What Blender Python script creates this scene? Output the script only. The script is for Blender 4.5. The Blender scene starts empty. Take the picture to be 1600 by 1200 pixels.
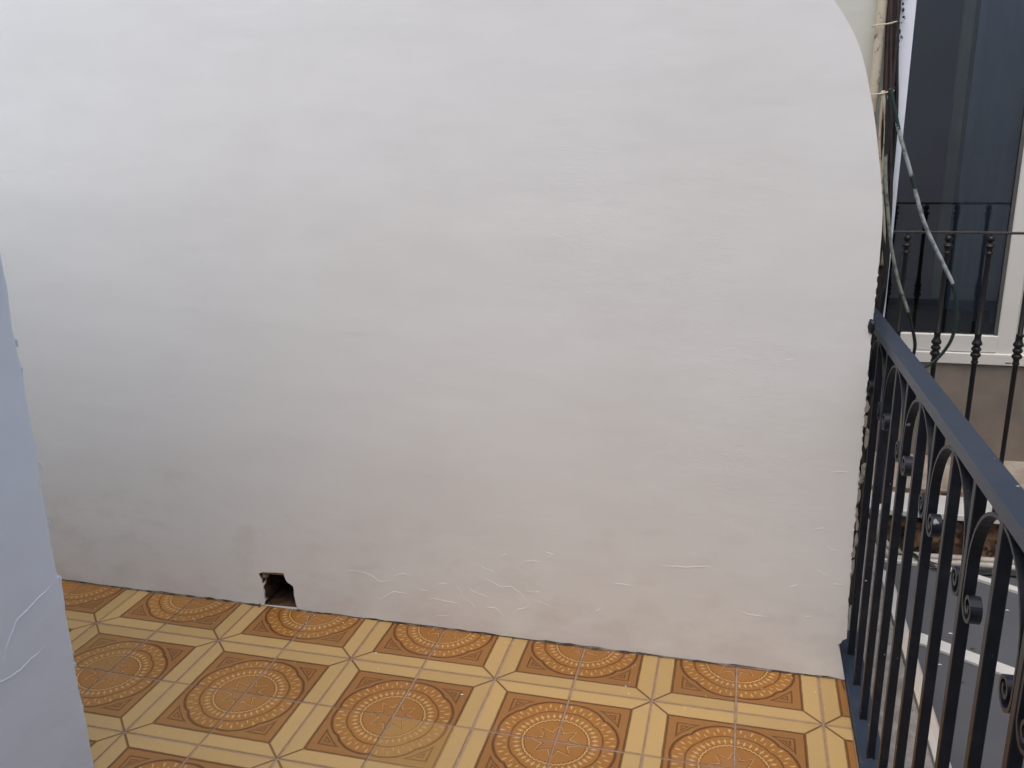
import bpy, bmesh, math, random
from mathutils import Vector, Matrix
random.seed(7)
sc = bpy.context.scene
C = bpy.context.collection
PI = math.pi

# ------------------------------------------------------------------ camera
cam_d = bpy.data.cameras.new('camera'); cam = bpy.data.objects.new('camera', cam_d); C.objects.link(cam)
cam_d.sensor_width = 36.0; cam_d.lens = 36.0 * 1380.79 / 1600.0
cam_d.clip_start = 0.02; cam_d.clip_end = 500
yaw, pitch, roll = 0.258394306, -0.283860211, -0.0192322665
cy, sy, cp, sp = math.cos(yaw), math.sin(yaw), math.cos(pitch), math.sin(pitch)
fw = Vector((-sy * cp, cy * cp, sp)); rt = Vector((cy, sy, 0)); up = rt.cross(fw)
r2 = rt * math.cos(roll) + up * math.sin(roll); u2 = up * math.cos(roll) - rt * math.sin(roll)
M = Matrix(((r2.x, u2.x, -fw.x), (r2.y, u2.y, -fw.y), (r2.z, u2.z, -fw.z))).to_4x4()
M.translation = Vector((1.7588456, -1.88685575, 1.36163775))
cam.matrix_world = M
sc.camera = cam

# ------------------------------------------------------------------ sky, sun, exposure
SUN_EL, SUN_AZ = math.radians(62), math.radians(200)     # azimuth clockwise from +Y
w = bpy.data.worlds.new('World'); sc.world = w; w.use_nodes = True
wn = w.node_tree.nodes; wl = w.node_tree.links
bg = wn.get('Background') or wn.new('ShaderNodeBackground')
sky = wn.new('ShaderNodeTexSky'); sky.sky_type = 'NISHITA'; sky.sun_disc = False
sky.sun_elevation = SUN_EL; sky.sun_rotation = SUN_AZ; sky.dust_density = 4.0; sky.ozone_density = 0.6
wl.new(sky.outputs[0], bg.inputs[0]); bg.inputs[1].default_value = 0.12
sd = bpy.data.lights.new('sun', 'SUN'); sun = bpy.data.objects.new('sun', sd); C.objects.link(sun)
sd.energy = 1.0; sd.angle = math.radians(100); sd.color = (1.0, 0.985, 0.965)
sdir = Vector((math.sin(SUN_AZ) * math.cos(SUN_EL), math.cos(SUN_AZ) * math.cos(SUN_EL), math.sin(SUN_EL)))
sun.rotation_euler = sdir.to_track_quat('Z', 'Y').to_euler()
sc.view_settings.view_transform = 'Standard'; sc.view_settings.look = 'None'
sc.view_settings.gamma = 1.0; sc.view_settings.exposure = 0.74; sc.view_settings.use_curve_mapping = False

# ------------------------------------------------------------------ node expression helper
class X:
    nt = None
    def __init__(s, v): s.v = v
    @staticmethod
    def n(op, *a, clamp=False):
        nd = X.nt.nodes.new('ShaderNodeMath'); nd.operation = op; nd.use_clamp = clamp
        for i, q in enumerate(a):
            if isinstance(q, X): X.nt.links.new(q.v, nd.inputs[i])
            else: nd.inputs[i].default_value = float(q)
        return X(nd.outputs[0])
    def __add__(s, o): return X.n('ADD', s, o)
    __radd__ = __add__
    def __sub__(s, o): return X.n('SUBTRACT', s, o)
    def __rsub__(s, o): return X.n('SUBTRACT', o, s)
    def __mul__(s, o): return X.n('MULTIPLY', s, o)
    __rmul__ = __mul__
    def __truediv__(s, o): return X.n('DIVIDE', s, o)
    def gt(s, o): return X.n('GREATER_THAN', s, o)
    def lt(s, o): return X.n('LESS_THAN', s, o)
    def abs(s): return X.n('ABSOLUTE', s)
    def fract(s): return X.n('FRACT', s)
    def pow(s, o): return X.n('POWER', s, o)
    def sin(s): return X.n('SINE', s)
def xmax(a, b): return X.n('MAXIMUM', a, b)
def xmin(a, b): return X.n('MINIMUM', a, b)
def sat(a): return X.n('ADD', a, 0.0, clamp=True)
def line(d, wd): return sat((1.0 - d.abs() / wd) * 1.8)
def soft(d, k): return sat(d * k)                     # 0 below zero, 1 above 1/k

def new_mat(name):
    m = bpy.data.materials.new(name); m.use_nodes = True
    nt = m.node_tree; b = nt.nodes['Principled BSDF']; return m, nt, b
def mixc(nt, fac, a, b, mode='MIX'):
    nd = nt.nodes.new('ShaderNodeMix'); nd.data_type = 'RGBA'; nd.blend_type = mode
    def put(sock, v):
        if isinstance(v, X): nt.links.new(v.v, sock)
        elif isinstance(v, bpy.types.NodeSocket): nt.links.new(v, sock)
        elif isinstance(v, (int, float)): sock.default_value = v
        else: sock.default_value = (*v, 1)
    put(nd.inputs[0], fac); put(nd.inputs[6], a); put(nd.inputs[7], b)
    return nd.outputs[2]
def noise(nt, scale, detail=4, rough=0.5, vec=None, stretch=None, dist=0.0):
    nd = nt.nodes.new('ShaderNodeTexNoise'); nd.inputs['Scale'].default_value = scale
    nd.inputs['Detail'].default_value = detail; nd.inputs['Roughness'].default_value = rough
    nd.inputs['Distortion'].default_value = dist
    if vec is None:
        g = nt.nodes.new('ShaderNodeNewGeometry'); vec = g.outputs['Position']
    if stretch:
        mp = nt.nodes.new('ShaderNodeMapping'); mp.inputs['Scale'].default_value = stretch
        nt.links.new(vec, mp.inputs[0]); vec = mp.outputs[0]
    nt.links.new(vec, nd.inputs['Vector'])
    return nd.outputs[0]
def ramp(nt, sock, lo, hi):
    nd = nt.nodes.new('ShaderNodeMapRange'); nt.links.new(sock, nd.inputs[0])
    nd.inputs[1].default_value = lo; nd.inputs[2].default_value = hi; return nd.outputs[0]
def bump(nt, b, h, strength, dist, prev=None):
    nd = nt.nodes.new('ShaderNodeBump'); nd.inputs['Strength'].default_value = strength
    nd.inputs['Distance'].default_value = dist
    nt.links.new(h.v if isinstance(h, X) else h, nd.inputs['Height'])
    if prev is not None: nt.links.new(prev, nd.inputs['Normal'])
    nt.links.new(nd.outputs[0], b.inputs['Normal']); return nd.outputs[0]

def simple(name, col, rough=0.6, var=0.25, scale=12, bumps=0.2, bdist=0.002, col2=None, spec=0.5, metal=0.0, lo=0.35, hi=0.7, stretch=None, bscale=None):
    m, nt, b = new_mat(name)
    n1 = noise(nt, scale, 6, 0.6, stretch=stretch)
    c2 = col2 if col2 else tuple(c * (1 - var) for c in col)
    nt.links.new(mixc(nt, ramp(nt, n1, lo, hi), col, c2), b.inputs['Base Color'])
    b.inputs['Roughness'].default_value = rough; b.inputs['Metallic'].default_value = metal
    b.inputs['Specular IOR Level'].default_value = spec
    if bumps: bump(nt, b, noise(nt, bscale or scale * 6, 5, 0.6), bumps, bdist)
    return m

# painted plaster: gentle trowel waves, brush drag, fine tooth, faint horizontal wrinkles
def plaster(name, col, dirt=(0.42, 0.37, 0.31), dirt_amt=0.25, wave=1.0):
    m, nt, b = new_mat(name)
    g = nt.nodes.new('ShaderNodeNewGeometry'); sep = nt.nodes.new('ShaderNodeSeparateXYZ')
    nt.links.new(g.outputs['Position'], sep.inputs[0]); X.nt = nt
    z = X(sep.outputs[2])
    big = X(noise(nt, 2.2, 4, 0.55)); mid = X(noise(nt, 9, 5, 0.6, stretch=(1, 1, 1.8)))
    low = sat(1.0 - z / 0.55)
    stain = sat((mid - 0.5) * 3.0 + (low - 0.62) * 0.9)
    blotch = sat((big - 0.45) * 3.0)
    c = mixc(nt, blotch * 0.12, col, dirt)
    c = mixc(nt, stain * dirt_amt, c, dirt)
    spots = sat((X(noise(nt, 38, 2, 0.4)) - 0.735) * 14.0)
    c = mixc(nt, spots * 0.0, c, (0.30, 0.26, 0.22))
    nt.links.new(c, b.inputs['Base Color'])
    b.inputs['Roughness'].default_value = 0.62; b.inputs['Specular IOR Level'].default_value = 0.35
    n1 = bump(nt, b, noise(nt, 3.0, 3, 0.5, stretch=(0.7, 0.7, 1.6)), 0.22 * wave, 0.020)
    n2 = bump(nt, b, noise(nt, 14, 5, 0.55, stretch=(0.6, 0.6, 1.9), dist=0.4), 0.13 * wave, 0.004, n1)
    # wrinkles in the paint skin
    wr = X(noise(nt, 30, 3, 0.5, stretch=(0.35, 0.35, 1.6), dist=1.2))
    wr = line(wr - 0.5, 0.03) * sat((X(noise(nt, 2.7, 2, 0.5)) - 0.5) * 5.0)
    n3 = bump(nt, b, wr, 0.14 * wave, 0.0008, n2)
    bump(nt, b, noise(nt, 260, 4, 0.6), 0.18, 0.0005, n3)
    return m

M_wall = plaster('white_plaster_paint', (0.785, 0.797, 0.782))
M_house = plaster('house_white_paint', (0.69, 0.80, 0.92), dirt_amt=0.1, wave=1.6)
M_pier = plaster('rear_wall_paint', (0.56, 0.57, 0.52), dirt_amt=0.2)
M_strip = plaster('bluish_corner_paint', (0.78, 0.82, 0.90), dirt_amt=0.05)
M_far = simple('far_wall_beige', (0.23, 0.195, 0.16), 0.85, col2=(0.15, 0.13, 0.115), scale=5, lo=0.4, hi=0.75)
M_env = simple('neighbour_render', (0.72, 0.73, 0.75), 0.85, var=0.12, scale=2)
M_conc = simple('rough_concrete', (0.30, 0.28, 0.26), 0.9, col2=(0.17, 0.155, 0.14), scale=26, bumps=0.6, bdist=0.004)
M_grout = simple('grout', (0.38, 0.265, 0.195), 0.9, col2=(0.25, 0.16, 0.11), scale=40, bumps=0.5, bdist=0.001)
M_dirt = simple('joint_dirt', (0.05, 0.038, 0.030), 0.95, col2=(0.22, 0.175, 0.145), scale=35, lo=0.42, hi=0.60)
M_cav = simple('cavity_rubble', (0.14, 0.072, 0.032), 0.95, col2=(0.028, 0.017, 0.011), scale=45, bumps=1.0, bdist=0.008)
M_brick = simple('raw_brick', (0.34, 0.15, 0.085), 0.9, col2=(0.42, 0.30, 0.22), scale=70, bumps=0.6)
M_iron = simple('blue_black_enamel', (0.006, 0.008, 0.013), 0.42, col2=(0.010, 0.013, 0.020), scale=30, bumps=0.25, bdist=0.0006, bscale=160)
M_cap = simple('rail_enamel_sky_sheen', (0.022, 0.034, 0.056), 0.40, col2=(0.030, 0.043, 0.068), scale=9, bumps=0.2, bdist=0.0006, bscale=140, lo=0.3, hi=0.75)  # railing paint made paler and bluer: sky reflection put into the colour
M_black = simple('black_iron', (0.004, 0.0035, 0.004), 0.42, col2=(0.012, 0.008, 0.007), scale=60, bumps=0.3, bdist=0.0006)
M_cable = simple('brown_cable', (0.055, 0.032, 0.028), 0.6, col2=(0.016, 0.012, 0.012), scale=25)
M_cablek = simple('black_cable', (0.012, 0.014, 0.014), 0.5, col2=(0.02, 0.024, 0.024), scale=25)
M_cableg = simple('paint_spotted_cable', (0.025, 0.052, 0.045), 0.5, col2=(0.42, 0.45, 0.46), scale=9, lo=0.46, hi=0.50)
M_pipe = simple('cream_conduit', (0.50, 0.44, 0.34), 0.6, col2=(0.09, 0.07, 0.055), scale=60, lo=0.54, hi=0.68, stretch=(1, 1, 0.7))
M_cream = simple('cream_plastic', (0.55, 0.53, 0.47), 0.5, col2=(0.36, 0.33, 0.28), scale=8)
M_tie = simple('cable_tie', (0.62, 0.56, 0.45), 0.5)
M_frame = simple('white_window_frame', (0.68, 0.665, 0.62), 0.35, var=0.06, scale=3, bumps=0)
M_gasket = simple('gasket', (0.10, 0.10, 0.095), 0.6)
M_roof = simple('grey_roof_sheet', (0.085, 0.091, 0.104), 0.55, col2=(0.105, 0.11, 0.12), scale=4, bumps=0.15)
M_white = simple('white_edge_trim', (0.66, 0.66, 0.63), 0.5, var=0.12, scale=14)
M_slabu = simple('stained_slab_edge', (0.21, 0.125, 0.07), 0.95, col2=(0.03, 0.018, 0.012), scale=22, bumps=0.8, bdist=0.006, lo=0.46, hi=0.56)
M_farfloor = simple('far_floor', (0.40, 0.355, 0.30), 0.85, col2=(0.26, 0.205, 0.15), scale=9)
M_flash = simple('cream_flashing', (0.60, 0.52, 0.42), 0.6, col2=(0.50, 0.50, 0.50), scale=5)
M_reflect = simple('blue_grey_reflection', (0.60, 0.71, 0.88), 0.8, var=0.2, scale=3, bumps=0)  # stands in for a pale building mirrored in the glass
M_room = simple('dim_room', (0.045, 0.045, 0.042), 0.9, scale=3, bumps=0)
M_refl_stripe = simple('olive_reflection', (0.52, 0.56, 0.38), 0.7, bumps=0)  # stands in for a greenish upright mirrored in the glass
M_ground = simple('yard_concrete', (0.25, 0.24, 0.23), 0.9, scale=3)
M_leaf = simple('dry_leaf', (0.10, 0.07, 0.035), 0.8)

def splashed(name, base, paint, bands):
    m, nt, b = new_mat(name); X.nt = nt
    g = nt.nodes.new('ShaderNodeNewGeometry'); sp_ = nt.nodes.new('ShaderNodeSeparateXYZ'); nt.links.new(g.outputs['Position'], sp_.inputs[0])
    z = X(sp_.outputs[2]) + (X(noise(nt, 40, 4, 0.7)) - 0.5) * 0.10
    f = None
    for lo, hi in bands:
        q = z.gt(lo) * z.lt(hi); f = q if f is None else xmax(f, q)
    f = f * sat((X(noise(nt, 45, 3, 0.6)) - 0.26) * 4.0)
    nt.links.new(mixc(nt, f, base, paint), b.inputs['Base Color']); b.inputs['Roughness'].default_value = 0.5
    bump(nt, b, noise(nt, 150, 4, 0.6), 0.4, 0.001); return m
M_cab1 = splashed('green_cable_with_paint', (0.014, 0.035, 0.028), (0.36, 0.40, 0.41), [(0.945, 1.185), (1.215, 1.34)])
M_cab2 = splashed('dark_cable_with_paint', (0.010, 0.014, 0.014), (0.25, 0.27, 0.23), [(0.865, 1.27)])
for m_ in (M_cap, M_iron):
    nt_ = m_.node_tree; X.nt = nt_; b_ = nt_.nodes['Principled BSDF']; src = b_.inputs['Base Color'].links[0].from_socket
    sp1 = sat((X(noise(nt_, 75, 1, 0.3)) - 0.775) * 30.0)
    dust = sat((X(noise(nt_, 14, 6, 0.7)) - 0.52) * 3.0) * 0.16
    c_ = mixc(nt_, dust, src, (0.16, 0.15, 0.14)); nt_.links.new(mixc(nt_, sp1 * 0.7, c_, (0.5, 0.5, 0.5)), b_.inputs['Base Color'])
# window glass: clear sheet with a real Fresnel reflection
M_glass, nt, b = new_mat('window_glass')
nt.nodes.remove(b); out = nt.nodes['Material Output']
tr = nt.nodes.new('ShaderNodeBsdfTransparent'); tr.inputs[0].default_value = (0.88, 0.92, 0.92, 1)
gl = nt.nodes.new('ShaderNodeBsdfGlossy'); gl.inputs['Roughness'].default_value = 0.015
fr = nt.nodes.new('ShaderNodeFresnel'); fr.inputs[0].default_value = 2.25
ms = nt.nodes.new('ShaderNodeMixShader'); nt.links.new(fr.outputs[0], ms.inputs[0])
nt.links.new(tr.outputs[0], ms.inputs[1]); nt.links.new(gl.outputs[0], ms.inputs[2]); nt.links.new(ms.outputs[0], out.inputs[0])

# ---- patterned stoneware tile; UV (0,0) is the medallion corner, (1,1) the star corner
def tile_material():
    m, nt, bs = new_mat('patterned_tile'); X.nt = nt
    uv = nt.nodes.new('ShaderNodeUVMap'); uv.uv_map = 'UVMap'
    sp_ = nt.nodes.new('ShaderNodeSeparateXYZ'); nt.links.new(uv.outputs[0], sp_.inputs[0])
    wob = X(noise(nt, 60, 2, 0.5)) - 0.5
    a = X(sp_.outputs[0]) + wob * 0.010; b = X(sp_.outputs[1]) + wob * 0.010
    mx = xmax(a, b); r = X.n('SQRT', a * a + b * b); t = X.n('ARCTAN2', b, a) * (2 / PI)
    inner = mx.lt(0.778); outer = 1.0 - inner
    lobe = xmax((t * (2 * PI)).sin().abs(), 1e-4).pow(0.55)
    Ro = lobe * 0.042 + 0.682
    inring = (r - Ro).lt(0.0); corner = inner * (1.0 - inring)
    dark = line(mx - 0.779, 0.020)
    dark = xmax(dark, line(a - b, 0.024) * mx.gt(0.785) * 1.0)
    dark = xmax(dark, line(r - Ro, 0.021) * inner * 1.0)
    dark = xmax(dark, line(r - (lobe * 0.022 + 0.525), 0.013) * 0.8)
    tri = line(mx - 0.660, 0.012) * (r - 0.775).gt(0.0)
    tri = xmax(tri, line(r - (0.772 + lobe * 0.012), 0.010) * (mx - 0.662).lt(0.0))
    tri = xmax(tri, line(mx - 0.610, 0.008) * (r - 0.808).gt(0.0))
    tri = xmax(tri, line(r - 0.808, 0.008) * (mx - 0.612).lt(0.0))
    dark = xmax(dark, tri * corner * 0.85)
    arc = lambda n, off: ((t * n + off).fract() - 0.5) * (PI / 2 / n) * r
    d = arc(8, 0.0); wd = sat((r - 0.60) * 9.0) * 0.011 + 0.005
    light = sat(2.2 - (d / wd).abs() * 1.6) * line(r - 0.648, 0.040)
    d = arc(8, 0.5); wd = sat((0.64 - r) * 9.0) * 0.010 + 0.004
    edge = t.gt(0.05) * t.lt(0.95)
    light = xmax(light, sat(2.0 - (d / wd).abs() * 1.6) * line(r - 0.598, 0.033) * edge)
    d = arc(10, 0.0)
    light = xmax(light, sat((1.15 - d.abs() / 0.018 - (r - 0.455).abs() / 0.046) * 3.0))
    light = xmax(light, line(r - 0.455, 0.005) * 0.35)
    rope = (t * 64.0).sin() * 0.006 + 0.385
    light = xmax(light, line(r - rope, 0.013))
    d = arc(16, 0.0)
    bead = sat((1.0 - d.abs() / 0.011 - (r - 0.366).abs() / 0.014) * 3.0)
    dark = xmax(dark, bead * 0.9)
    dark = xmax(dark, line(r - (rope + 0.016), 0.007) * 0.45)
    ph = ((t * 2.0).fract() - 0.5).abs() * 2.0
    star = ph.pow(1.6) * 0.125 + 0.165
    brk = X(noise(nt, 90, 2, 0.5)).gt(0.42)
    light = xmax(light, line(r - star, 0.013) * 0.95 * brk)
    dark = xmax(dark, line(r - (star - 0.017), 0.009) * 0.7)
    light = light * inner
    # tone of the individual tile (object colour: r = fade, g = value, b = warmth)
    oi = nt.nodes.new('ShaderNodeObjectInfo'); so = nt.nodes.new('ShaderNodeSeparateColor'); nt.links.new(oi.outputs['Color'], so.inputs[0])
    fade = X(so.outputs[0]); val = X(so.outputs[1])
    grain = X(noise(nt, 150, 4, 0.7)); cloud = X(noise(nt, 16, 4, 0.6))
    cream = mixc(nt, grain, (0.545, 0.365, 0.150), (0.475, 0.310, 0.120))
    ochre = mixc(nt, cloud, (0.290, 0.128, 0.034), (0.355, 0.172, 0.048))
    disc = mixc(nt, cloud, (0.32, 0.130, 0.027), (0.375, 0.170, 0.037))
    strk = X(noise(nt, 60, 3, 0.7, vec=uv.outputs[0], stretch=(0.2, 6, 1)))
    ochre = mixc(nt, strk * 0.3, ochre, (0.25, 0.085, 0.022))
    base = mixc(nt, outer, mixc(nt, inring, ochre, disc), cream)
    base = mixc(nt, sat(line(r, 0.23)) * 0.25 * inner, base, (0.36, 0.17, 0.075))
    base = mixc(nt, fade * inner * 0.55, base, (0.45, 0.285, 0.095))
    dk = mixc(nt, outer, (0.120, 0.042, 0.008), (0.135, 0.058, 0.014))
    base = mixc(nt, dark * (1.0 - fade * 0.45) * 0.92, base, dk)
    base = mixc(nt, light * (1.0 - fade * 0.35) * 0.85, base, (0.66, 0.42, 0.17))
    # grime along the tile edges
    a0 = X(sp_.outputs[0]); b0 = X(sp_.outputs[1])
    e = xmin(xmin(a0, 1.0 - a0), xmin(b0, 1.0 - b0))
    gr = sat(1.2 - e / (0.020 + cloud * 0.016))
    base = mixc(nt, gr * 0.5, base, (0.24, 0.145, 0.080))
    film = sat((X(noise(nt, 7, 5, 0.65)) - 0.50) * 3.5) * sat(1.0 - e / 0.22)
    base = mixc(nt, film * 0.38, base, (0.36, 0.235, 0.18))
    vm = nt.nodes.new('ShaderNodeVectorMath'); vm.operation = 'SCALE'
    nt.links.new(base, vm.inputs[0]); nt.links.new((val).v, vm.inputs['Scale'])
    nt.links.new(vm.outputs[0], bs.inputs['Base Color'])
    rg = cloud * 0.22 + 0.30 + gr * 0.3 + film * 0.25
    nt.links.new(rg.v, bs.inputs['Roughness']); bs.inputs['Specular IOR Level'].default_value = 0.38
    h = light * 0.7 - dark * 1.0 - sat(1.0 - e / 0.012) * 0.8
    n1 = bump(nt, bs, h, 0.9, 0.0016)
    bump(nt, bs, X(noise(nt, 170, 3, 0.6)), 0.25, 0.0006, n1)
    return m
M_tile = tile_material()

# ------------------------------------------------------------------ mesh helpers
def link(name, bm, mat, parent=None, smooth=False, recalc=True):
    me = bpy.data.meshes.new(name)
    if recalc: bmesh.ops.recalc_face_normals(bm, faces=bm.faces)
    bm.to_mesh(me); bm.free(); me.materials.append(mat)
    if smooth:
        for p in me.polygons: p.use_smooth = True
    o = bpy.data.objects.new(name, me); C.objects.link(o)
    if parent: o.parent = parent
    return o
def tag(o, label, cat, group=None):
    o['label'] = label; o['category'] = cat
    if group: o['group'] = group
    return o
def struct(o): o['kind'] = 'structure'; return o
def empty(name, loc=(0, 0, 0)):
    o = bpy.data.objects.new(name, None); o.empty_display_size = 0.05; o.location = loc; C.objects.link(o); return o
def box(bm, x0, x1, y0, y1, z0, z1, bev=0.0, seg=1):
    v = [bm.verts.new(p) for p in ((x0, y0, z0), (x1, y0, z0), (x1, y1, z0), (x0, y1, z0), (x0, y0, z1), (x1, y0, z1), (x1, y1, z1), (x0, y1, z1))]
    fs = [bm.faces.new([v[i] for i in q]) for q in ((0, 3, 2, 1), (4, 5, 6, 7), (0, 1, 5, 4), (1, 2, 6, 5), (2, 3, 7, 6), (3, 0, 4, 7))]
    if bev:
        es = list({e for f in fs for e in f.edges})
        bmesh.ops.bevel(bm, geom=es, offset=bev, segments=seg, affect='EDGES', profile=0.6)
    return bm
def boxo(name, mat, dims, parent=None, bev=0.0, seg=1):
    return link(name, box(bmesh.new(), *dims, bev=bev, seg=seg), mat, parent)
def prism(bm, pts, axis, lo, hi):
    """closed polygon pts (2D) extruded along axis 'x','y' or 'z'"""
    def P(p, h):
        return {'x': (h, p[0], p[1]), 'y': (p[0], h, p[1]), 'z': (p[0], p[1], h)}[axis]
    A = [bm.verts.new(P(p, lo)) for p in pts]; B = [bm.verts.new(P(p, hi)) for p in pts]
    bm.faces.new(A); bm.faces.new(B[::-1]); n = len(pts)
    for i in range(n): bm.faces.new((A[i], B[i], B[(i + 1) % n], A[(i + 1) % n]))
    return bm
def smooth_path(pts, n=6):
    out = []
    P = [Vector(p) for p in pts]
    P = [P[0] * 2 - P[1]] + P + [P[-1] * 2 - P[-2]]
    for i in range(1, len(P) - 2):
        for k in range(n):
            t = k / n; a, b, c, d = P[i - 1], P[i], P[i + 1], P[i + 2]
            out.append(0.5 * ((2 * b) + (c - a) * t + (2 * a - 5 * b + 4 * c - d) * t * t + (3 * b - a - 3 * c + d) * t ** 3))
    out.append(P[-2]); return out
def tube(bm, pts, rad, seg=8, jit=0.0):
    pts = [Vector(p) for p in pts]; prev = None; u = None
    for i, p in enumerate(pts):
        t = (pts[min(i + 1, len(pts) - 1)] - pts[max(i - 1, 0)]).normalized()
        if u is None:
            u = t.orthogonal().normalized()
        u = (u - t * u.dot(t)).normalized(); v = t.cross(u)
        rr = (rad(i / (len(pts) - 1)) if callable(rad) else rad) * (1 + random.uniform(-jit, jit))
        ring = [bm.verts.new(p + (u * math.cos(2 * PI * k / seg) + v * math.sin(2 * PI * k / seg)) * rr) for k in range(seg)]
        if prev:
            for k in range(seg): bm.faces.new((prev[k], prev[(k + 1) % seg], ring[(k + 1) % seg], ring[k]))
        else: bm.faces.new(ring[::-1])
        prev = ring
    bm.faces.new(prev); return bm
def lathe(bm, prof, x, y, seg=12):
    prev = None
    for r, z in prof:
        ring = [bm.verts.new((x + r * math.cos(2 * PI * k / seg), y + r * math.sin(2 * PI * k / seg), z)) for k in range(seg)]
        if prev:
            for k in range(seg): bm.faces.new((prev[k], prev[(k + 1) % seg], ring[(k + 1) % seg], ring[k]))
        else: bm.faces.new(ring[::-1])
        prev = ring
    bm.faces.new(prev); return bm
def ridge(pts, mp, wdt=0.0045, h=0.0014, seed=0):
    """thin lifted lip of paint along a polyline given in plane coordinates; mp maps (u, v, height) to the world"""
    rnd = random.Random(seed); P = []
    for i in range(len(pts) - 1):
        a, b = Vector(pts[i]), Vector(pts[i + 1]); n = max(2, int((b - a).length / 0.006))
        for k in range(n):
            q = a.lerp(b, k / n) + Vector((rnd.uniform(-1, 1), rnd.uniform(-1, 1))) * 0.0009; P.append(q)
    P.append(Vector(pts[-1])); bm = bmesh.new(); prev = None; n = len(P)
    for i, p in enumerate(P):
        t = (P[min(i + 1, n - 1)] - P[max(i - 1, 0)]).normalized(); nn = Vector((-t.y, t.x))
        s = min(1, 4.0 * i / (n - 1) + 0.1, 4.0 * (n - 1 - i) / (n - 1) + 0.1) * rnd.uniform(0.7, 1.2)
        if nn.y < 0: nn = -nn
        q = [p + nn * wdt * s, p + nn * wdt * 0.12 * s, p - nn * wdt * 0.35 * s, p - nn * wdt * 0.4 * s]
        hh = [-0.0004, h * s, h * s * 0.85, -0.0004]
        ring = [bm.verts.new(mp(a.x, a.y, c)) for a, c in zip(q, hh)]
        if prev:
            for k in range(3): bm.faces.new((prev[k], prev[k + 1], ring[k + 1], ring[k]))
        prev = ring
    return bm

# ================================================================== SETTING
WY = 0.193                                        # front face of the partition wall
g = struct(boxo('ground', M_ground, (-60, 60, -60, 60, -3.4, -3.2)))
floor = struct(boxo('floor', M_grout, (-1.6, 2.064, -3.6, 0.20, -0.16, -0.0016)))
meshes = {}
def tile_mesh(fx, fy, wx, wy):
    key = (fx, fy, round(wx, 4), round(wy, 4))
    if key in meshes: return meshes[key]
    g_ = 0.0019; bm = bmesh.new()
    box(bm, g_, wx - g_, g_, wy - g_, -0.0080, 0.0, bev=0.0011)
    uvl = bm.loops.layers.uv.new('UVMap')
    for f in bm.faces:
        for l in f.loops:
            a = l.vert.co.x / 0.2; b = l.vert.co.y / 0.2
            l[uvl].uv = (1 - a if fx else a, 1 - b if fy else b)
    me = bpy.data.meshes.new('tile'); bmesh.ops.recalc_face_normals(bm, faces=bm.faces); bm.to_mesh(me); bm.free(); me.materials.append(M_tile)
    meshes[key] = me; return me
faded = {(5, -2): 0.95, (0, -1): 0.5, (1, -2): 0.25, (4, -3): 0.35, (2, -2): 0.25, (3, -2): 0.2, (9, -2): 0.1, (7, -3): 0.4}
rnd = random.Random(3)
for i in range(-7, 11):
    for j in range(-13, 1):
        x, y = i * 0.2, j * 0.2
        if x + 0.2 < 0.44 and y < -0.62: continue
        wx = min(0.2, 2.0645 - x); wy = min(0.2, 0.199 - y) if j == 0 else 0.2
        o = bpy.data.objects.new('tile', tile_mesh(i % 2 == 0, j % 2 == 0, wx, wy)); C.objects.link(o)
        o.location = (x + rnd.uniform(-.0006, .0006), y + rnd.uniform(-.0006, .0006), rnd.uniform(-0.0004, 0.0004))
        o.rotation_euler = (rnd.uniform(-.0022, .0022), rnd.uniform(-.0022, .0022), rnd.uniform(-.0015, .0015))
        o.color = (faded.get((i, j), rnd.choice((0, 0, 0.06, 0.15))), rnd.uniform(0.86, 0.98), 0, 1); o.parent = floor

# grime line where wall meets floor
bm = bmesh.new(); prev = None; x = -1.5; rnd = random.Random(11)
while x < 2.066:
    d = 0.0018 + 0.0055 * max(0, math.sin(x * 5.1) * 0.4 + math.sin(x * 13.7 + 1) * 0.35 + rnd.uniform(-.2, .6)) + (0.006 if 0.42 < x < 0.44 else 0)
    cur = [bm.verts.new((x, WY - d, 0.0012)), bm.verts.new((x, WY - d * 0.45, 0.0012 + d * 0.45)), bm.verts.new((x, WY + 0.006, 0.0015 + d * 0.8))]
    if prev and not 0.432 < x < 0.548:             # the line breaks off at the hole
        for k in range(2): bm.faces.new((prev[k], cur[k], cur[k + 1], prev[k + 1]))
    prev = cur; x += rnd.uniform(0.006, 0.016)
o = link('joint_dirt', bm, M_dirt, floor); o['kind'] = 'stuff'

bm = bmesh.new(); rnd = random.Random(77)
for k in range(70):
    x = rnd.uniform(-0.2, 2.03); y = 0.185 - abs(rnd.gauss(0, 0.10)) if k % 3 else rnd.uniform(-1.5, 0.17); q = rnd.uniform(0.0006, 0.0017)
    if x < 0.46 and y < -0.5: continue
    bmesh.ops.create_icosphere(bm, subdivisions=1, radius=q, matrix=Matrix.Translation((x, y, q * 0.5)) @ Matrix.Diagonal((rnd.uniform(.8, 2), 1, .6, 1)))
bmesh.ops.create_icosphere(bm, subdivisions=1, radius=0.003, matrix=Matrix.Translation((1.137, -0.083, 0.0012)) @ Matrix.Diagonal((1.7, .7, .5, 1)))
o = link('plaster_crumbs', bm, M_wall, floor); o['kind'] = 'stuff'

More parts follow.
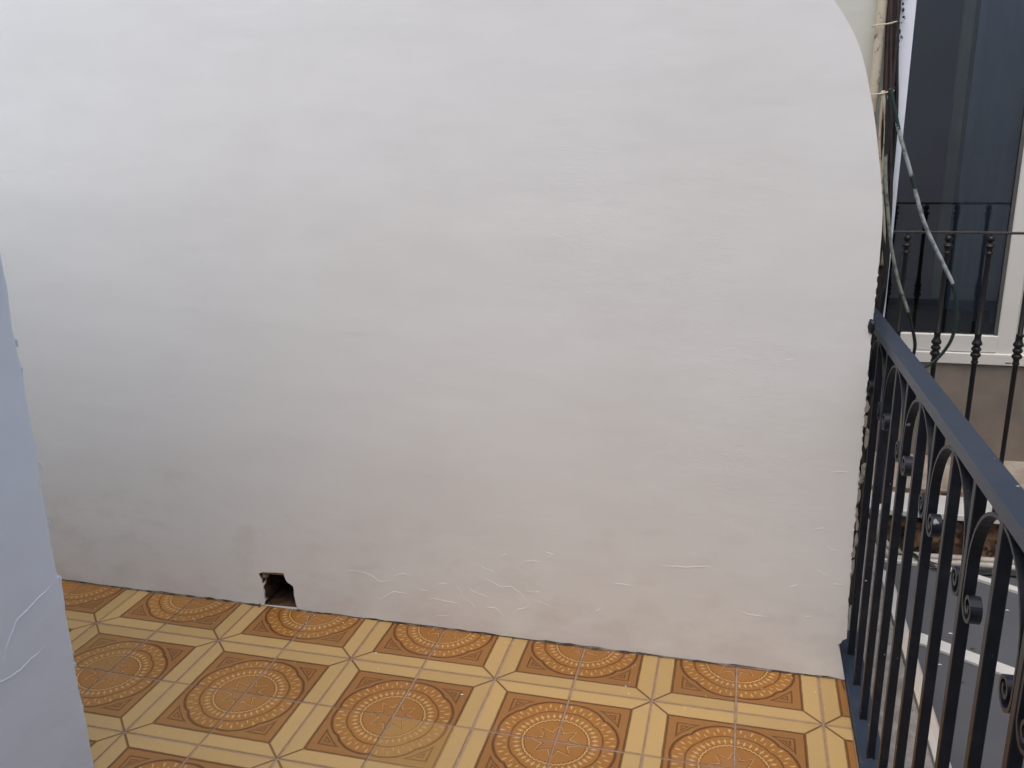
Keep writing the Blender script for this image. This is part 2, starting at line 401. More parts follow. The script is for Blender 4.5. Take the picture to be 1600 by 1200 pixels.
# concrete ledge outside the railing, flashing, drop and roof below
bm = bmesh.new()
prism(bm, [(2.066, -3.6), (2.243, -3.6), (2.242, 0.2), (2.240, 0.6), (2.262, 0.95), (2.262, 1.50), (2.12, 1.50), (2.12, 0.72), (2.066, 0.72)], 'z', -0.30, -0.06)
led = struct(link('concrete_ledge', bm, M_conc))
rnd = random.Random(5); bm = bmesh.new()
for k in range(60):                                # mortar crumbs on the ledge
    x, y, s = rnd.uniform(2.13, 2.235), rnd.uniform(-1, 1.3), rnd.uniform(0.001, 0.0035)
    bmesh.ops.create_icosphere(bm, subdivisions=1, radius=s, matrix=Matrix.Translation((x, y, -0.06 + s * 0.4)))
o = link('mortar_crumbs', bm, M_conc, led); o['kind'] = 'stuff'
bm = bmesh.new()
prism(bm, [(2.2445, -0.062), (2.2445, -0.050), (2.258, -0.048), (2.276, -0.056), (2.284, -0.066), (2.284, -0.20), (2.280, -0.20), (2.280, -0.0685), (2.2445, -0.0685)], 'y', 0, 1)
for v in bm.verts:                                 # (x, y, z) with y 0..1 -> run along the ledge
    v.co.y = -3.6 + v.co.y * 4.52
fl = link('flashing', bm, M_flash)
tag(fl, 'pale cream metal flashing strip running along the outer ledge below the black railing', 'flashing')
roof = struct(boxo('roof', M_roof, (2.285, 6.0, -4.5, 1.60, -0.36, -0.30)))
bm = bmesh.new(); prism(bm, [(2.286, 0.985), (2.286, 0.915), (2.394, 0.901), (2.497, 0.843), (2.641, 0.758), (3.4, 0.30), (3.43, 0.36), (2.656, 0.816), (2.510, 0.904), (2.405, 0.969)], 'z', -0.2985, -0.290)
tag(link('roof_trim', bm, M_white), 'white strip lying across the grey roof, nearer of the two seen through the bars', 'trim', 'white strips on the grey roof')
bm = bmesh.new(); prism(bm, [(2.286, 1.53), (2.403, 1.518), (2.529, 1.508), (2.682, 1.433), (2.795, 1.366), (3.6, 0.92), (3.58, 0.88), (2.786, 1.331), (2.674, 1.397), (2.523, 1.475), (2.40, 1.485), (2.286, 1.49)], 'z', -0.2985, -0.288)
tag(link('roof_trim', bm, M_white), 'thin white edging on the grey roof just in front of the cream pipes', 'trim', 'white strips on the grey roof')
LITTER = ['dry leaf nearest the railing among the litter on the grey roof', 'dark dry leaf just below the nearer white roof strip', 'small dark leaf left of the nearer white roof strip', 'pale chip highest up the grey roof between the two white strips', 'pale chip just beyond the nearer white roof strip', 'pale chip right of the others above the nearer white roof strip', 'smallest pale chip near the ledge on the grey roof', 'pale chip farthest right on the grey roof']
for k, (x, y, s, mt) in enumerate([(2.47, 0.72, .012, M_leaf), (2.55, 0.92, .009, M_leaf), (2.40, 1.03, .008, M_leaf), (2.46, 1.08, .011, M_white), (2.50, 1.0, .009, M_white), (2.62, 0.95, .008, M_white), (2.43, 0.80, .006, M_white), (2.72, 1.2, .008, M_white)]):
    bm = bmesh.new(); rr = random.Random(k)
    n = 7; c = bm.verts.new((x, y, -0.294)); ring = []
    for q in range(n):
        a = 2 * PI * q / n; ring.append(bm.verts.new((x + math.cos(a) * s * rr.uniform(.7, 1.3), y + math.sin(a) * s * .5 * rr.uniform(.7, 1.2), -0.2985 + rr.uniform(0.0, .002))))
    for q in range(n): bm.faces.new((c, ring[q], ring[(q + 1) % n]))
    o = link('debris_chip' if mt is M_white else 'dry_leaf', bm, mt)
    tag(o, LITTER[k], 'debris', 'litter on the grey roof')

# ================================================================== PARTITION WALL with the rounded right shoulder
rnd = random.Random(21)
right = [(2.065, 0.0015), (2.0565, 0.041), (2.046, 0.086), (2.0395, 0.100), (2.047, 0.104), (2.0505, 0.113), (2.060, 0.119)]
ctrl = [(2.058, 0.17), (2.056, 0.222), (2.053, 0.378), (2.052, 0.528), (2.051, 0.719), (2.049, 0.86), (2.050, 0.95), (2.050, 1.04)]
for (a, b), (c, d) in zip(ctrl[:-1], ctrl[1:]):
    n = max(2, int((d - b) / 0.009))
    for k in range(n):
        t = k / n; q = rnd.random() ** 3
        right.append((a + (c - a) * t - q * 0.0028, b + (d - b) * t))
arc_pts = [(2.050, 1.04), (2.0475, 1.155), (2.037, 1.237), (2.008, 1.383), (1.968, 1.512), (1.910, 1.603), (1.82, 1.705), (1.70, 1.80), (1.52, 1.89), (1.30, 1.95), (1.0, 1.98)]
for p in smooth_path([(a, b, 0) for a, b in arc_pts], 8): right.append((p.x, p.y))
outline = right + [(-1.6, 1.98), (-1.6, 0.0035)]
x = -1.55
while x < 0.42: outline.append((x, 0.0035 + rnd.random() ** 2 * 0.004)); x += rnd.uniform(0.02, 0.05)
hole = [(0.430, 0.003), (0.433, 0.010), (0.437, 0.020), (0.4345, 0.034), (0.4365, 0.048), (0.434, 0.060), (0.4365, 0.070), (0.431, 0.078), (0.4315, 0.086), (0.427, 0.094), (0.424, 0.107), (0.432, 0.111), (0.440, 0.1135), (0.455, 0.1150), (0.478, 0.1170), (0.507, 0.1185), (0.5085, 0.108), (0.5125, 0.094), (0.519, 0.088), (0.526, 0.084), (0.5335, 0.079), (0.5350, 0.066), (0.5335, 0.050), (0.5360, 0.034), (0.5375, 0.020), (0.5410, 0.006)]
outline += hole
x = 0.56
while x < 2.05: outline.append((x, 0.003 + rnd.random() ** 2 * 0.004)); x += rnd.uniform(0.02, 0.05)
WT = 0.15
bm = bmesh.new(); prism(bm, outline, 'y', WY, WY + WT)
bm.edges.ensure_lookup_table()
fe = [e for e in bm.edges if all(abs(v.co.y - WY) < 1e-5 for v in e.verts) and all(v.co.z > 0.12 for v in e.verts)]
bmesh.ops.bevel(bm, geom=fe, offset=0.003, segments=3, affect='EDGES')
wall = link('partition_wall', bm, M_wall)
tag(wall, 'large white plastered partition wall with rounded right shoulder and a broken hole at its foot', 'wall')
wp = lambda u, v, h: (u, WY - h, v)
# lifted paint cracks, (x, z) on the wall face in metres
CRK = [
 [(0.7066, 0.1544), (0.7508, 0.1504), (0.7856, 0.1431), (0.8086, 0.1254), (0.851, 0.1386)],
 [(0.8516, 0.1496), (0.8826, 0.1613), (0.9124, 0.1558)],
 [(0.7903, 0.0819), (0.8072, 0.0701), (0.8486, 0.0992), (0.8791, 0.0998), (0.9048, 0.0939)],
 [(0.9232, 0.1166), (0.9574, 0.114)],
 [(0.9475, 0.0856), (0.9735, 0.0934), (1.0073, 0.0887), (1.0411, 0.0885), (1.0531, 0.072)],
 [(1.0586, 0.1064), (1.079, 0.0933), (1.0952, 0.0774)],
 [(1.1225, 0.0877), (1.1535, 0.085), (1.1735, 0.063)],
 [(1.1037, 0.2178), (1.1197, 0.2044), (1.1481, 0.199)],
 [(1.1025, 0.1805), (1.1351, 0.1691), (1.1674, 0.1532), (1.1959, 0.1589), (1.2278, 0.1343), (1.2476, 0.1105)],
 [(1.2476, 0.1038), (1.215, 0.0908), (1.2067, 0.0808)],
 [(1.1655, 0.2486), (1.1877, 0.2532)],
 [(1.2852, 0.2746), (1.3126, 0.267), (1.2929, 0.2521)],
 [(1.281, 0.2444), (1.2294, 0.2386)],
 [(1.2361, 0.1507), (1.2562, 0.1497), (1.2802, 0.1518)],
 [(1.2679, 0.124), (1.2878, 0.1178), (1.3037, 0.1111)],
 [(1.0724, 0.1438), (1.0844, 0.1297), (1.1336, 0.1159)],
 [(1.2976, 0.0861), (1.3115, 0.0703)],
 [(0.9841, 0.1398), (1.0139, 0.1456)],
 [(0.971, 0.0384), (1.0183, 0.0447)],
 [(0.845, 0.1839), (0.8548, 0.1671)],
 [(1.0846, 0.2612), (1.0969, 0.2625)],
 [(1.039, 0.1442), (1.0508, 0.1234), (1.0544, 0.1059)],
 [(1.5958, 0.2678), (1.6651, 0.2706), (1.7253, 0.281)],
 [(1.4709, 0.203), (1.5268, 0.2009)],
 [(1.7949, 0.1642), (1.8218, 0.1546), (1.8703, 0.154)],
 [(1.9123, 0.2435), (1.9348, 0.2531)],
 [(1.954, 0.1651), (1.9768, 0.1707)],
 [(1.4231, 0.1065), (1.4434, 0.1229)],
 [(1.9863, 0.5614), (2.0098, 0.5616), (2.0316, 0.5616)],
 [(2.0036, 0.4819), (2.0166, 0.4777)],
 [(1.9612, 0.4078), (1.985, 0.4132)],
 [(1.9898, 0.3716), (2.0037, 0.3581), (2.0232, 0.3565)],
 [(1.9687, 0.3049), (1.9859, 0.2935), (2.0028, 0.286)],
 [(2.0109, 0.2658), (2.0434, 0.2659)],
 [(1.9162, 0.8574), (1.9393, 0.8609)],
 [(1.8641, 0.827), (1.8899, 0.8308)],
 [(1.9723, 0.7348), (1.9958, 0.7336)],
 [(1.931, 0.685), (1.9435, 0.6779)],
 [(2.0141, 0.7643), (2.0322, 0.7692)],
 [(1.9121, 0.7831), (1.9221, 0.7759)],
 [(1.9547, 0.6865), (1.962, 0.6844)],
 [(1.9152, 1.5526), (1.9277, 1.5545)],
 [(1.6355, 0.5223), (1.6605, 0.521)],
 [(1.3111, 1.1137), (1.3484, 1.1036)],
 [(1.3798, 1.4341), (1.3901, 1.4284)],
]
for k, pts in enumerate(CRK):
    faint = k > 33
    link('paint_crack', ridge(pts, wp, 0.0032 if not faint else 0.0025, (0.00066 if k < 28 else 0.00042) if not faint else 0.0002, k), M_wall, wall)
# cavity behind the hole
def inset(pts, d):
    cx = sum(p[0] for p in pts) / len(pts); cz = sum(p[1] for p in pts) / len(pts)
    return [(p[0] + (cx - p[0]) * d, p[1] + (cz - p[1]) * d) for p in pts]
bm = bmesh.new(); rnd = random.Random(4); rings = []
hp = inset(hole, 0.02)
hp = [(a, max(b, 0.002)) for a, b in hp]
for yy, k in ((WY + 0.004, 0.0), (WY + 0.03, 0.03), (WY + 0.07, 0.06), (WY + 0.12, 0.12)):
    rings.append([bm.verts.new((a + rnd.uniform(-.002, .002), yy, b + rnd.uniform(-.001, .002))) for a, b in inset(hp, k)])
for A, B in zip(rings[:-1], rings[1:]):
    for i in range(len(A)): bm.faces.new((A[i], A[(i + 1) % len(A)], B[(i + 1) % len(A)], B[i]))
bm.faces.new(rings[-1])
link('cavity', bm, M_cav, wall, recalc=False)
boxo('brick', M_brick, (0.447, 0.5045, WY + 0.006, WY + 0.06, 0.1065, 0.1150), wall, bev=0.0015)
bm = bmesh.new(); bmesh.ops.create_icosphere(bm, subdivisions=3, radius=1.0)
for v in bm.verts:
    v.co *= 1 + 0.25 * math.sin(v.co.x * 7 + v.co.z * 5) * math.cos(v.co.y * 6)
    v.co = Vector((0.4375 + v.co.x * 0.009, WY + 0.016 + v.co.y * 0.012, 0.098 + v.co.z * 0.012))
link('mortar_lump', bm, simple('mortar', (0.40, 0.34, 0.27), 0.9, col2=(0.2, 0.16, 0.12), scale=60), wall, smooth=True)

# ================================================================== HOUSE WALL at the left edge
HX, HY = 0.45, -0.560
rnd = random.Random(9); pts = [(HX, -3.6)]
bm = bmesh.new()
zs = [-0.16]; z = -0.16
while z < 1.90: z += 0.02; zs.append(z)
prev = None
for z in zs:
    off = 0.0035 if z < 0.495 else 0.0
    wv = 0.0020 * math.sin(z * 17) + 0.0016 * math.sin(z * 41 + 1) + rnd.uniform(-.0010, .0010) + (0.012 * math.sin((z - 0.5) * 3) * 0.35 if z > .5 else 0)
    yc = HY + wv + off * 1.6; xc = HX
    ring = [bm.verts.new(q) for q in ((xc, -2.748, z), (xc, yc - 0.010, z), (xc - 0.0015, yc - 0.004, z), (xc - 0.005, yc - 0.0008, z), (xc - 0.012, yc, z), (-1.6, yc, z), (-1.6, -2.748, z))]
    if prev:
        for k in range(7): bm.faces.new((prev[k], prev[(k + 1) % 7], ring[(k + 1) % 7], ring[k]))
    else: bm.faces.new(ring)
    prev = ring
bm.faces.new(prev[::-1])
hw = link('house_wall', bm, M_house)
for p in hw.data.polygons: p.use_smooth = False
tag(hw, 'bluish white house wall corner cut by the left edge, cracked paint low down', 'wall')
hpm = lambda u, v, h: (HX + h, u, v)
HCR = [
 [(-0.5718, 0.5001), (-0.5969, 0.4894), (-0.6233, 0.4856), (-0.6556, 0.4746), (-0.6771, 0.4719), (-0.698, 0.4499), (-0.713, 0.4316), (-0.731, 0.4003)],
 [(-0.621, 0.3822), (-0.6442, 0.378), (-0.6698, 0.3758), (-0.6956, 0.3698), (-0.7234, 0.3729), (-0.741, 0.3765), (-0.7694, 0.3836)],
 [(-0.6724, 0.4719), (-0.6852, 0.4712)],
 [(-0.5598, 0.7523), (-0.5516, 0.729)],
]
for k, pts in enumerate(HCR):
    link('paint_crack', ridge(pts, hpm, 0.0032, 0.0013, 70 + k), M_house, hw)

rnd = random.Random(15)
for k in range(11):                                # flakes of paint lifting along the corner
    z = rnd.choice((0.492, 0.60, 0.80, 0.95, 0.30, 0.15)) + rnd.uniform(-.05, .05) if k else 0.494
    bm = bmesh.new(); n = 7; hh = rnd.uniform(.003, .007) if k else 0.012; ww = rnd.uniform(.0006, .0016) if k else 0.004
    pl = [(HY + 0.001 + math.cos(a) * ww * rnd.uniform(.6, 1.3), z + math.sin(a) * hh * rnd.uniform(.7, 1.2)) for a in [2 * PI * i / n for i in range(n)]]
    prism(bm, pl, 'x', HX - 0.004, HX + 0.0002 + 0.0003 * (k % 3)); link('paint_flake', bm, M_house, hw)

# ================================================================== REAR WALL behind the partition, bundle of cables
bm = bmesh.new(); box(bm, -1.6, 2.0975, 0.72, 0.95, -0.30, 2.9, bev=0.002, seg=1)
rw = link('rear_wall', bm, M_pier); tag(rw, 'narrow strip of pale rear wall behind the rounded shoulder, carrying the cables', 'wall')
bm = bmesh.new(); box(bm, 2.0985, 2.150, 0.708, 0.95, -0.30, 2.9, bev=0.003, seg=2); link('corner_strip', bm, M_strip, rw)
cond = empty('cream_conduit', (2.065, 0.70, 0))
def at(o, bmsh):                                   # shift mesh into its parent's frame
    for v in bmsh.verts: v.co -= o.location
    return bmsh
bm = bmesh.new()
pp = [(2.066 + (z - 1.65) * 0.004 + 0.0012 * math.sin(z * 9), 0.690, z) for z in [i * 0.08 - 0.28 for i in range(48)]]
tube(bm, pp, 0.0125, 12, 0.03); link('pipe', at(cond, bm), M_pipe, cond, smooth=True)
tag(cond, 'spotted cream conduit standing vertically on the rear wall left of the brown cables', 'pipe')
bun = empty('cable_bundle', (2.10, 0.68, 0))
rnd = random.Random(31)
for k, (x0, y0, r_, mt) in enumerate([(2.086, 0.694, .0055, M_cable), (2.0945, 0.688, .006, M_cable), (2.103, 0.690, .0055, M_cable), (2.110, 0.697, .007, M_cablek), (2.098, 0.676, .004, M_cable), (2.107, 0.676, .0035, M_cable), (2.117, 0.700, .005, M_cablek)]):
    pts = []
    for i in range(40):
        z = -0.1 + i * 0.09
        pts.append((x0 - 0.014 + (0.036 if z < 1.1 else 0.036 * max(0, (1.75 - z) / 0.65)) + 0.0034 * math.sin(z * (5 + k * 1.7) + k), y0 + 0.002 * math.sin(z * 7 + k * 2), z))
    bm = bmesh.new(); tube(bm, smooth_path(pts, 2), r_, 8, 0.06); link('cable', at(bun, bm), mt, bun, smooth=True)
for z in (1.425, 1.592):                           # cable ties round pipe and cables
    bm = bmesh.new()
    ring = [(2.048, .70, z - .004), (2.052, .672, z - .003), (2.085, .664, z), (2.100, .668, z + .004), (2.107, .690, z + .005), (2.112, .676, z + .0065)]
    tube(bm, smooth_path(ring, 4), 0.0019, 6); link('cable_tie', at(bun, bm), M_tie, bun)
for k, (xa, ph) in enumerate(((2.080, 0.0), (2.087, 2.2))):   # two paler wires twisting down from the lower tie
    pts = [(xa + (1.44 - z) * 0.085 + 0.003 * math.sin(z * 23 + ph), 0.668 + 0.003 * math.cos(z * 19 + ph), z) for z in [1.432 - i * 0.03 for i in range(16)]]
    bm = bmesh.new(); tube(bm, smooth_path(pts, 3), 0.0036, 8, 0.12); link('cable', at(bun, bm), M_pipe, bun, smooth=True)
# crumbled black foam beside the bundle
bm = bmesh.new()
for k in range(330):
    z = rnd.uniform(1.40, 1.86) if k % 4 else rnd.uniform(1.2, 1.5); s = rnd.uniform(0.0014, 0.0042)
    x = 2.103 + max(0, 1.6 - z) * 0.02 + abs(rnd.gauss(0, 0.005)) * (1 if z < 1.55 else 2.2); 
    bmesh.ops.create_icosphere(bm, subdivisions=1, radius=s, matrix=Matrix.Translation((x, 0.706 - rnd.random() * .012, z)) @ Matrix.Diagonal((1, .6, rnd.uniform(.8, 2.2), 1)))
o = link('crumbled_foam', at(bun, bm), M_black, bun); o['kind'] = 'stuff'
for k in range(16):                                # flakes of cream paint clinging to the cables low down
    z = 0.62 - k * 0.045 + rnd.uniform(-.01, .01); bm = bmesh.new(); n = 8
    cx = 2.121 + rnd.uniform(-.006, .008); hh = rnd.uniform(.014, .038); ww = rnd.uniform(.0035, .0075)
    pl = [(cx + math.cos(a) * ww * rnd.uniform(.6, 1.3), z + math.sin(a) * hh * rnd.uniform(.7, 1.2)) for a in [2 * PI * i / n for i in range(n)]]
    prism(bm, pl, 'y', 0.664, 0.667); link('paint_flake', at(bun, bm), M_pipe, bun)
tag(bun, 'bundle of dark brown cables tied to the rear wall beside the cream conduit', 'cables')

def wire(pts, y, rad, mat, label, yo=None):
    P3 = [(a, y + (yo[i] if yo else 0), b) for i, (a, b) in enumerate(pts)]
    bm = bmesh.new(); tube(bm, smooth_path(P3, 6), rad, 8)
    tag(link('hanging_cable', bm, mat, smooth=True), label, 'cable', 'cables hanging from the bundle')
wire([(2.096, 1.435), (2.104, 1.415), (2.129, 1.331), (2.161, 1.243), (2.178, 1.195), (2.214, 1.096), (2.272, 0.989), (2.299, 0.938), (2.315, 0.879), (2.315, 0.809), (2.301, 0.765), (2.269, 0.722), (2.21, 0.69)], 0.64, lambda t: 0.0052 if t < 0.62 else 0.0044, M_cab1, 'green cable spattered with white paint, longest loop crossing the far railing')
wire([(2.094, 1.42), (2.100, 1.33), (2.106, 1.235), (2.119, 1.145), (2.139, 1.037), (2.167, 0.939), (2.199, 0.858), (2.221, 0.788), (2.224, 0.752), (2.215, 0.70)], 0.645, 0.0045, M_cab2, 'middle hanging cable, painted pale above and black below, ending behind the rail')
wire([(2.098, 1.15), (2.105, 1.096), (2.125, 1.02), (2.133, 0.96), (2.130, 0.922), (2.113, 0.883), (2.09, 0.86)], 0.65, 0.0050, M_cablek, 'short black cable bowing out beside the wall edge just above the rail end')

# ================================================================== BALCONY RAILING
rail = empty('balcony_railing', (2.09, 0.0, 0.0))
tag(rail, 'blue-black iron balcony railing with square bars and scrolled arches, in the foreground', 'railing')
def R_(bmsh): return at(rail, bmsh)
zb = lambda y: 0.853 + (0.464 - y) * 0.0294       # underside of hand rail
bm = bmesh.new(); ya, yb_ = -2.748, 0.719
x0, x1, hh = 2.080, 2.1185, 0.0215
v = [bm.verts.new(p) for p in ((x0, ya, zb(ya)), (x1, ya, zb(ya)), (x1, ya, zb(ya) + hh), (x0, ya, zb(ya) + hh), (x0, yb_, zb(yb_)), (x1, yb_, zb(yb_)), (x1, yb_, zb(yb_) + hh), (x0, yb_, zb(yb_) + hh))]
for q in ((0, 1, 2, 3), (7, 6, 5, 4), (0, 4, 5, 1), (1, 5, 6, 2), (2, 6, 7, 3), (3, 7, 4, 0)): bm.faces.new([v[i] for i in q])
bmesh.ops.bevel(bm, geom=list(bm.edges), offset=0.0022, segments=3, affect='EDGES', profile=0.6)
link('hand_rail', R_(bm), M_cap, rail)
bm = bmesh.new(); box(bm, 2.0665, 2.119, -2.748, 0.42, 0.0005, 0.0105, bev=0.0012); link('base_plate', R_(bm), M_cap, rail)
bars = [0.303 - 0.136 * k for k in range(23)]
for k, yb0 in enumerate(bars):
    y = yb0 + 0.0
    bm = bmesh.new(); box(bm, 2.081, 2.0975, y - 0.0080, y + 0.0080, 0.0108, zb(y) + 0.001, bev=0.0012)
    link('bar', R_(bm), M_iron, rail)
    bm = bmesh.new()                               # small weld bead round the foot
    for q in range(10):
        a = 2 * PI * q / 10; bmesh.ops.create_icosphere(bm, subdivisions=1, radius=0.0024, matrix=Matrix.Translation((2.0893 + 0.009 * math.cos(a), y + 0.009 * math.sin(a), 0.0108)))
    o = link('weld', R_(bm), M_cap, rail); o['kind'] = 'stuff'
arch_c = [b for i, b in enumerate(bars) if i % 2 == 0]
HWD, TH = 0.1225, 0.0052
def arch_path(c):
    zt = zb(c) - 0.003; zc = 0.7180; P_ = []; vr = 0.0270
    zs_ = zt - 0.118
    sp1 = []
    for k in range(40):                            # volute: from inside out, left side (smaller y)
        t = k / 39; ang = PI + (1 - t) * 2 * PI * 1.60; rr = vr * (0.24 + 0.76 * t ** 1.7)
        sp1.append((c - HWD + vr + math.cos(ang) * rr, zc + math.sin(ang) * rr))
    P_ += sp1
    for k in range(25):
        a = PI - PI * k / 24; P_.append((c + math.cos(a) * HWD, zs_ + math.sin(a) * 0.118))
    P_ += [(2 * c - a, b) for a, b in sp1[::-1]]
    return P_
for c in arch_c:
    path = arch_path(c); bm = bmesh.new(); prev = None; n = len(path)
    for i, (yy, zz) in enumerate(path):
        a = Vector(path[max(i - 1, 0)]); b_ = Vector(path[min(i + 1, n - 1)]); t = (b_ - a).normalized(); nn = Vector((-t.y, t.x)) * TH / 2
        ring = [bm.verts.new((xx, yy + nn.x * s, zz + nn.y * s)) for xx, s in ((2.0815, 1), (2.097, 1), (2.097, -1), (2.0815, -1))]
        if prev:
            for k in range(4): bm.faces.new((prev[k], prev[(k + 1) % 4], ring[(k + 1) % 4], ring[k]))
        else: bm.faces.new(ring)
        prev = ring
    bm.faces.new(prev[::-1]); link('scroll_arch', R_(bm), M_iron, rail)
# stubs by which the railing is let into the broken wall edge
for (x, z, sx, sz, sd_) in ((2.0465, 0.915, 0.0085, 0.018, 1),):
    bm = bmesh.new(); bmesh.ops.create_icosphere(bm, subdivisions=3, radius=1.0); rr = random.Random(sd_)
    for v in bm.verts:
        f = 1 + rr.uniform(-.16, .16); v.co = Vector((x + v.co.x * sx * f, WY + 0.004 + v.co.y * 0.012 * f, z + v.co.z * sz * f))
    link('wall_stub', R_(bm), M_iron, rail)

# ================================================================== FAR SIDE: balcony, railing, sliding door
far = empty('far_building', (3.2, 2.2, -0.1))
F_ = lambda b: at(far, b)
tag(far, 'neighbouring building with beige wall and white framed sliding door across the light well', 'building')
bm = bmesh.new()
box(bm, 1.0, 6.5, 2.20, 2.45, -3.2, 0.334); box(bm, 1.0, 2.25, 2.20, 2.45, 0.334, 2.3); box(bm, 3.75, 6.5, 2.20, 2.45, 0.334, 2.3); box(bm, 1.0, 6.5, 2.20, 2.45, 2.3, 3.9)
link('wall', F_(bm), M_far, far)
bm = bmesh.new(); box(bm, 2.251, 3.749, 2.185, 2.30, 0.335, 0.384, bev=0.003); box(bm, 2.251, 2.30, 2.187, 2.30, 0.385, 2.299, bev=.003); box(bm, 3.70, 3.749, 2.187, 2.30, 0.385, 2.299, bev=.003); box(bm, 2.301, 3.699, 2.187, 2.30, 2.25, 2.299, bev=.003)
fr_ = link('door_frame', F_(bm), M_frame, far)
bm = bmesh.new(); box(bm, 2.872, 2.895, 2.1840, 2.1848, 0.345, 0.350); link('drain_slot', F_(bm), M_gasket, fr_)
def sash(xa, xb, y, zb0, st_l, st_r, name):
    bm = bmesh.new()
    box(bm, xa, xb, y, y + 0.04, zb0 + 0.001, zb0 + 0.076, bev=.004); box(bm, xa, xa + st_l, y + .0015, y + 0.04, zb0 + .077, 2.17, bev=.004)
    box(bm, xb - st_r, xb, y - .0015, y + 0.04, zb0 - 0.012, 2.17, bev=.004); box(bm, xa, xb, y, y + 0.04, 2.171, 2.248, bev=.004)
    s = link(name, F_(bm), M_frame, far)
    bm = bmesh.new(); box(bm, xb - st_r - .014, xb - st_r - .0005, y + .006, y + .03, zb0 + .078, 2.17); link('gasket', F_(bm), M_gasket, s)
    bm = bmesh.new(); box(bm, xa + st_l, xb - st_r - .014, y + .016, y + .020, zb0 + .078, 2.169); link('glass_pane', F_(bm), M_glass, s)
    return s
sash(2.302, 2.902, 2.200, 0.385, .06, .069, 'door_sash')
sash(2.906, 3.698, 2.212, 0.376, .03, .06, 'door_sash')
# the room behind
bm = bmesh.new(); box(bm, 1.9, 4.2, 2.46, 4.6, 0.30, 2.5)
for f in list(bm.faces):
    if all(abs(v.co.y - 2.46) < 1e-4 for v in f.verts): bm.faces.remove(f)
link('room', F_(bm), M_room, far, recalc=False)
bm = bmesh.new(); box(bm, 2.31, 2.83, 2.31, 2.40, 0.42, 0.545, bev=.004); link('inner_brown_band', F_(bm), M_far, far)  # box added to give the brown band low in the glass
def reflection_panel(xa, xb, y, za, zb1, amp, nfold, mat, name):
    bm = bmesh.new(); prev = None; n = nfold * 8
    for i in range(n + 1):
        t = i / n; x = xa + (xb - xa) * t; yy = y + amp * math.sin(t * nfold * 2 * PI) + amp * .4 * math.sin(t * nfold * 3.3 + 1)
        cur = [bm.verts.new((x, yy, za)), bm.verts.new((x, yy, zb1))]
        if prev: bm.faces.new((prev[0], cur[0], cur[1], prev[1]))
        prev = cur
    o = link(name, F_(bm), mat, far, smooth=True); return o
reflection_panel(2.635, 2.845, 2.315, 0.50, 2.29, 0.010, 3, M_reflect, 'reflection_panel')  # folded sheets added behind the glass in place of its bluish reflection
reflection_panel(2.885, 3.4, 2.335, 0.50, 2.29, 0.012, 5, M_reflect, 'reflection_panel')
bm = bmesh.new(); box(bm, 2.572, 2.616, 2.31, 2.33, 0.60, 2.29); link('reflection_stripe', F_(bm), M_refl_stripe, far)  # upright added behind the glass in place of a greenish reflection

fb = empty('far_balcony', (3.0, 1.9, -0.1))
B_ = lambda b: at(fb, b)
tag(fb, 'neighbouring balcony slab with white edging above a stained brown face, seen through the bars', 'balcony')
bm = bmesh.new(); box(bm, 2.17, 6.4, 1.785, 2.199, -0.16, -0.100); link('balcony_floor', B_(bm), M_farfloor, fb)
bm = bmesh.new(); box(bm, 2.17, 6.4, 1.735, 1.784, -0.16, -0.106); link('dirt_joint', B_(bm), M_slabu, fb)
bm = bmesh.new(); box(bm, 2.17, 6.4, 1.545, 1.734, -0.125, -0.100, bev=.003); link('edging', B_(bm), M_white, fb)
bm = bmesh.new(); nx, nz = 160, 14; G = []
for i in range(nx + 1):
    col = []
    for j in range(nz + 1):
        x = 2.17 + 3.0 * i / nx; z = -0.126 - 0.40 * j / nz
        col.append(bm.verts.new((x, 1.60 + 0.006 * math.sin(x * 31 + z * 40) + 0.008 * math.sin(x * 13 - z * 60) + random.uniform(-.006, .006), z)))
    G.append(col)
for i in range(nx):
    for j in range(nz): bm.faces.new((G[i][j], G[i + 1][j], G[i + 1][j + 1], G[i][j + 1]))
link('slab_face', B_(bm), M_slabu, fb)

fr2 = empty('far_railing', (3.0, 1.6, -0.1))
tag(fr2, 'black iron railing of turned round balusters with ball tops, on the neighbouring balcony', 'railing')
A_ = lambda b: at(fr2, b)
bm = bmesh.new(); box(bm, 2.152, 4.6, 1.594, 1.606, 0.9615, 0.9705, bev=.0015); link('top_rail', A_(bm), simple('rusty_top_rail', (0.07, 0.055, 0.052), 0.5, col2=(0.02, 0.018, 0.018), scale=40), fr2)
def prof():
    P_ = [(0.0085, -0.099), (0.0085, 0.30), (0.0090, 0.485), (0.0125, 0.490), (0.0125, 0.494), (0.0100, 0.498), (0.0105, 0.508), (0.0165, 0.514), (0.0185, 0.519), (0.0165, 0.524), (0.0105, 0.531),
          (0.0155, 0.536), (0.0178, 0.541), (0.0155, 0.546), (0.0105, 0.553), (0.0165, 0.558), (0.0185, 0.563), (0.0165, 0.568), (0.0115, 0.578), (0.0110, 0.592), (0.0125, 0.596), (0.0125, 0.600), (0.0090, 0.604),
          (0.0085, 0.880), (0.0090, 0.889), (0.0140, 0.892), (0.0140, 0.8955), (0.0095, 0.899), (0.0105, 0.908), (0.0130, 0.914), (0.0170, 0.918), (0.0170, 0.9215), (0.0115, 0.925), (0.0080, 0.929)]
    for k in range(9):
        a = -PI / 2 + 0.45 + (PI - 0.5) * k / 8; P_.append((0.0138 * math.cos(a), 0.944 + 0.0138 * math.sin(a)))
    P_.append((0.006, 0.9612)); return P_
bm = bmesh.new(); lathe(bm, prof(), 0, 0, 16)
bal = bpy.data.meshes.new('baluster'); bmesh.ops.recalc_face_normals(bm, faces=bm.faces); bm.to_mesh(bal); bm.free(); bal.materials.append(M_black)
for p in bal.polygons: p.use_smooth = True
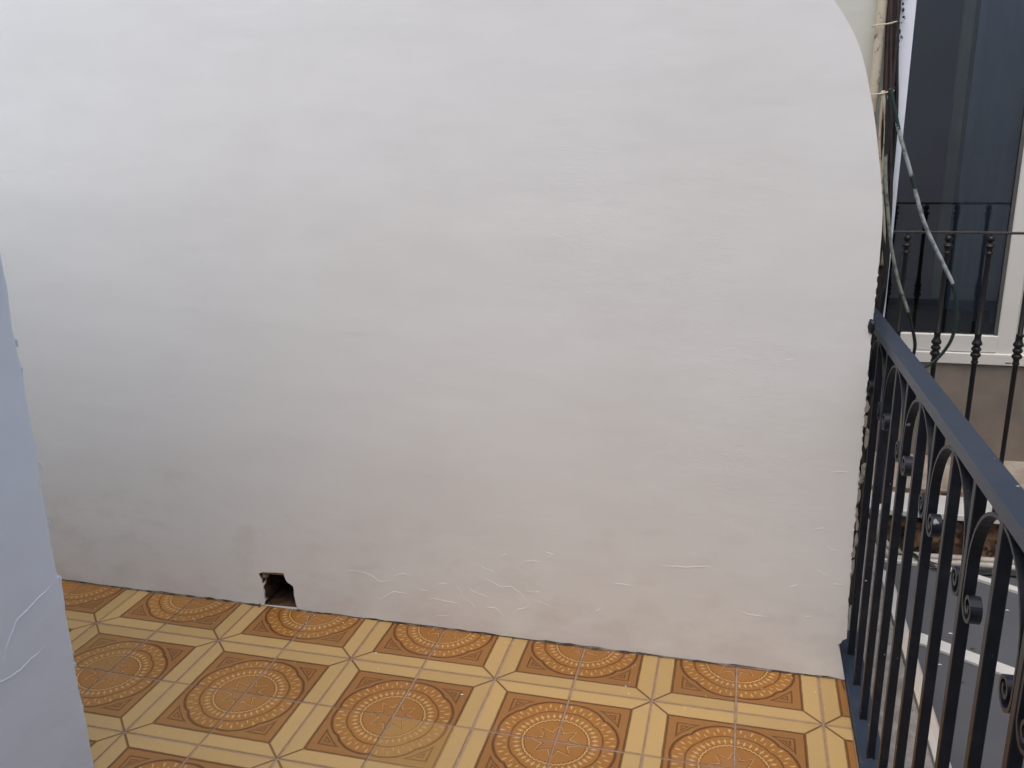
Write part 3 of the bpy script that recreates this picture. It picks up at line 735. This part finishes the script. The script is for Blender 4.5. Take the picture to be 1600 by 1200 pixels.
for k in range(17):
    o = bpy.data.objects.new('baluster', bal); C.objects.link(o); o.parent = fr2
    o.location = (2.3345 + (k - 1) * 0.1375 - 3.0, 0.0, 0.1)

# cream pipes and black cables on the roof edge below the far balcony
def run(pts, rad, mat, name, label, cat, grp):
    bm = bmesh.new(); tube(bm, smooth_path(pts, 6), rad, 10); tag(link(name, bm, mat, smooth=True), label, cat, grp)
base = [(2.30, 1.52, -0.02), (2.318, 1.53, -0.13), (2.345, 1.54, -0.215), (2.385, 1.545, -0.262), (2.45, 1.55, -0.284), (2.56, 1.555, -0.288), (2.74, 1.56, -0.284), (3.2, 1.56, -0.286), (4.2, 1.56, -0.286)]
run(base, 0.0125, M_cream, 'cream_pipe', 'upper cream pipe bending down and running along the stained slab face', 'pipe', 'cream pipes under the far balcony')
run([(x - .004, y - 0.035, z - 0.006 if i > 3 else z - 0.02) for i, (x, y, z) in enumerate(base)], 0.0125, M_cream, 'cream_pipe', 'lower front cream pipe running above the white roof edging', 'pipe', 'cream pipes under the far balcony')
for k in range(5):
    yy = 1.49 - k * 0.008
    run([(2.42 + k * .01, yy + .05, -0.26), (2.55, yy + 0.012 * math.sin(k), -0.292), (2.66, yy - 0.02, -0.291 + .004 * (k % 2)), (2.80, yy + .005, -0.291), (3.3, yy - .1 * (k % 2) * .3, -0.291), (4.0, yy, -0.291)], 0.0048, M_cablek, 'roof_cable', 'thin black cable lying among others between cream pipe and white roof edging', 'cable', 'black cables on the grey roof')

# ================================================================== unseen buildings round the light well (behind and beside the camera)
def bldg(dims, label):
    o = empty('unseen_building', (0, 0, -3.2)); tag(o, label, 'building')
    bm = bmesh.new(); box(bm, *dims); link('wall', at(o, bm), M_env, o)
    return o
bldg((-6, 6.4, -4.2, -2.75, -3.2, 3.5), 'plain rendered building added unseen behind the camera to cut low sky light')  # out of view, added to narrow the sky and darken the partition's foot
bldg((6.6, 9, -6.4, 6.0, -3.2, 4.4), 'plain rendered building on the right side of the light well')
lw = boxo('alcove_shade_wall', M_house, (-1.75, -1.605, -0.56, 0.719, -0.16, 1.95)); tag(lw, 'unseen white wall added on the far left to shade the balcony alcove', 'wall')  # added out of view to block light low on the left

# ------------------------------------------------------------------ render defaults
sc.render.engine = 'CYCLES'
sc.render.resolution_x = 1024; sc.render.resolution_y = 768
sc.cycles.max_bounces = 10; sc.cycles.diffuse_bounces = 6; sc.cycles.use_denoising = True
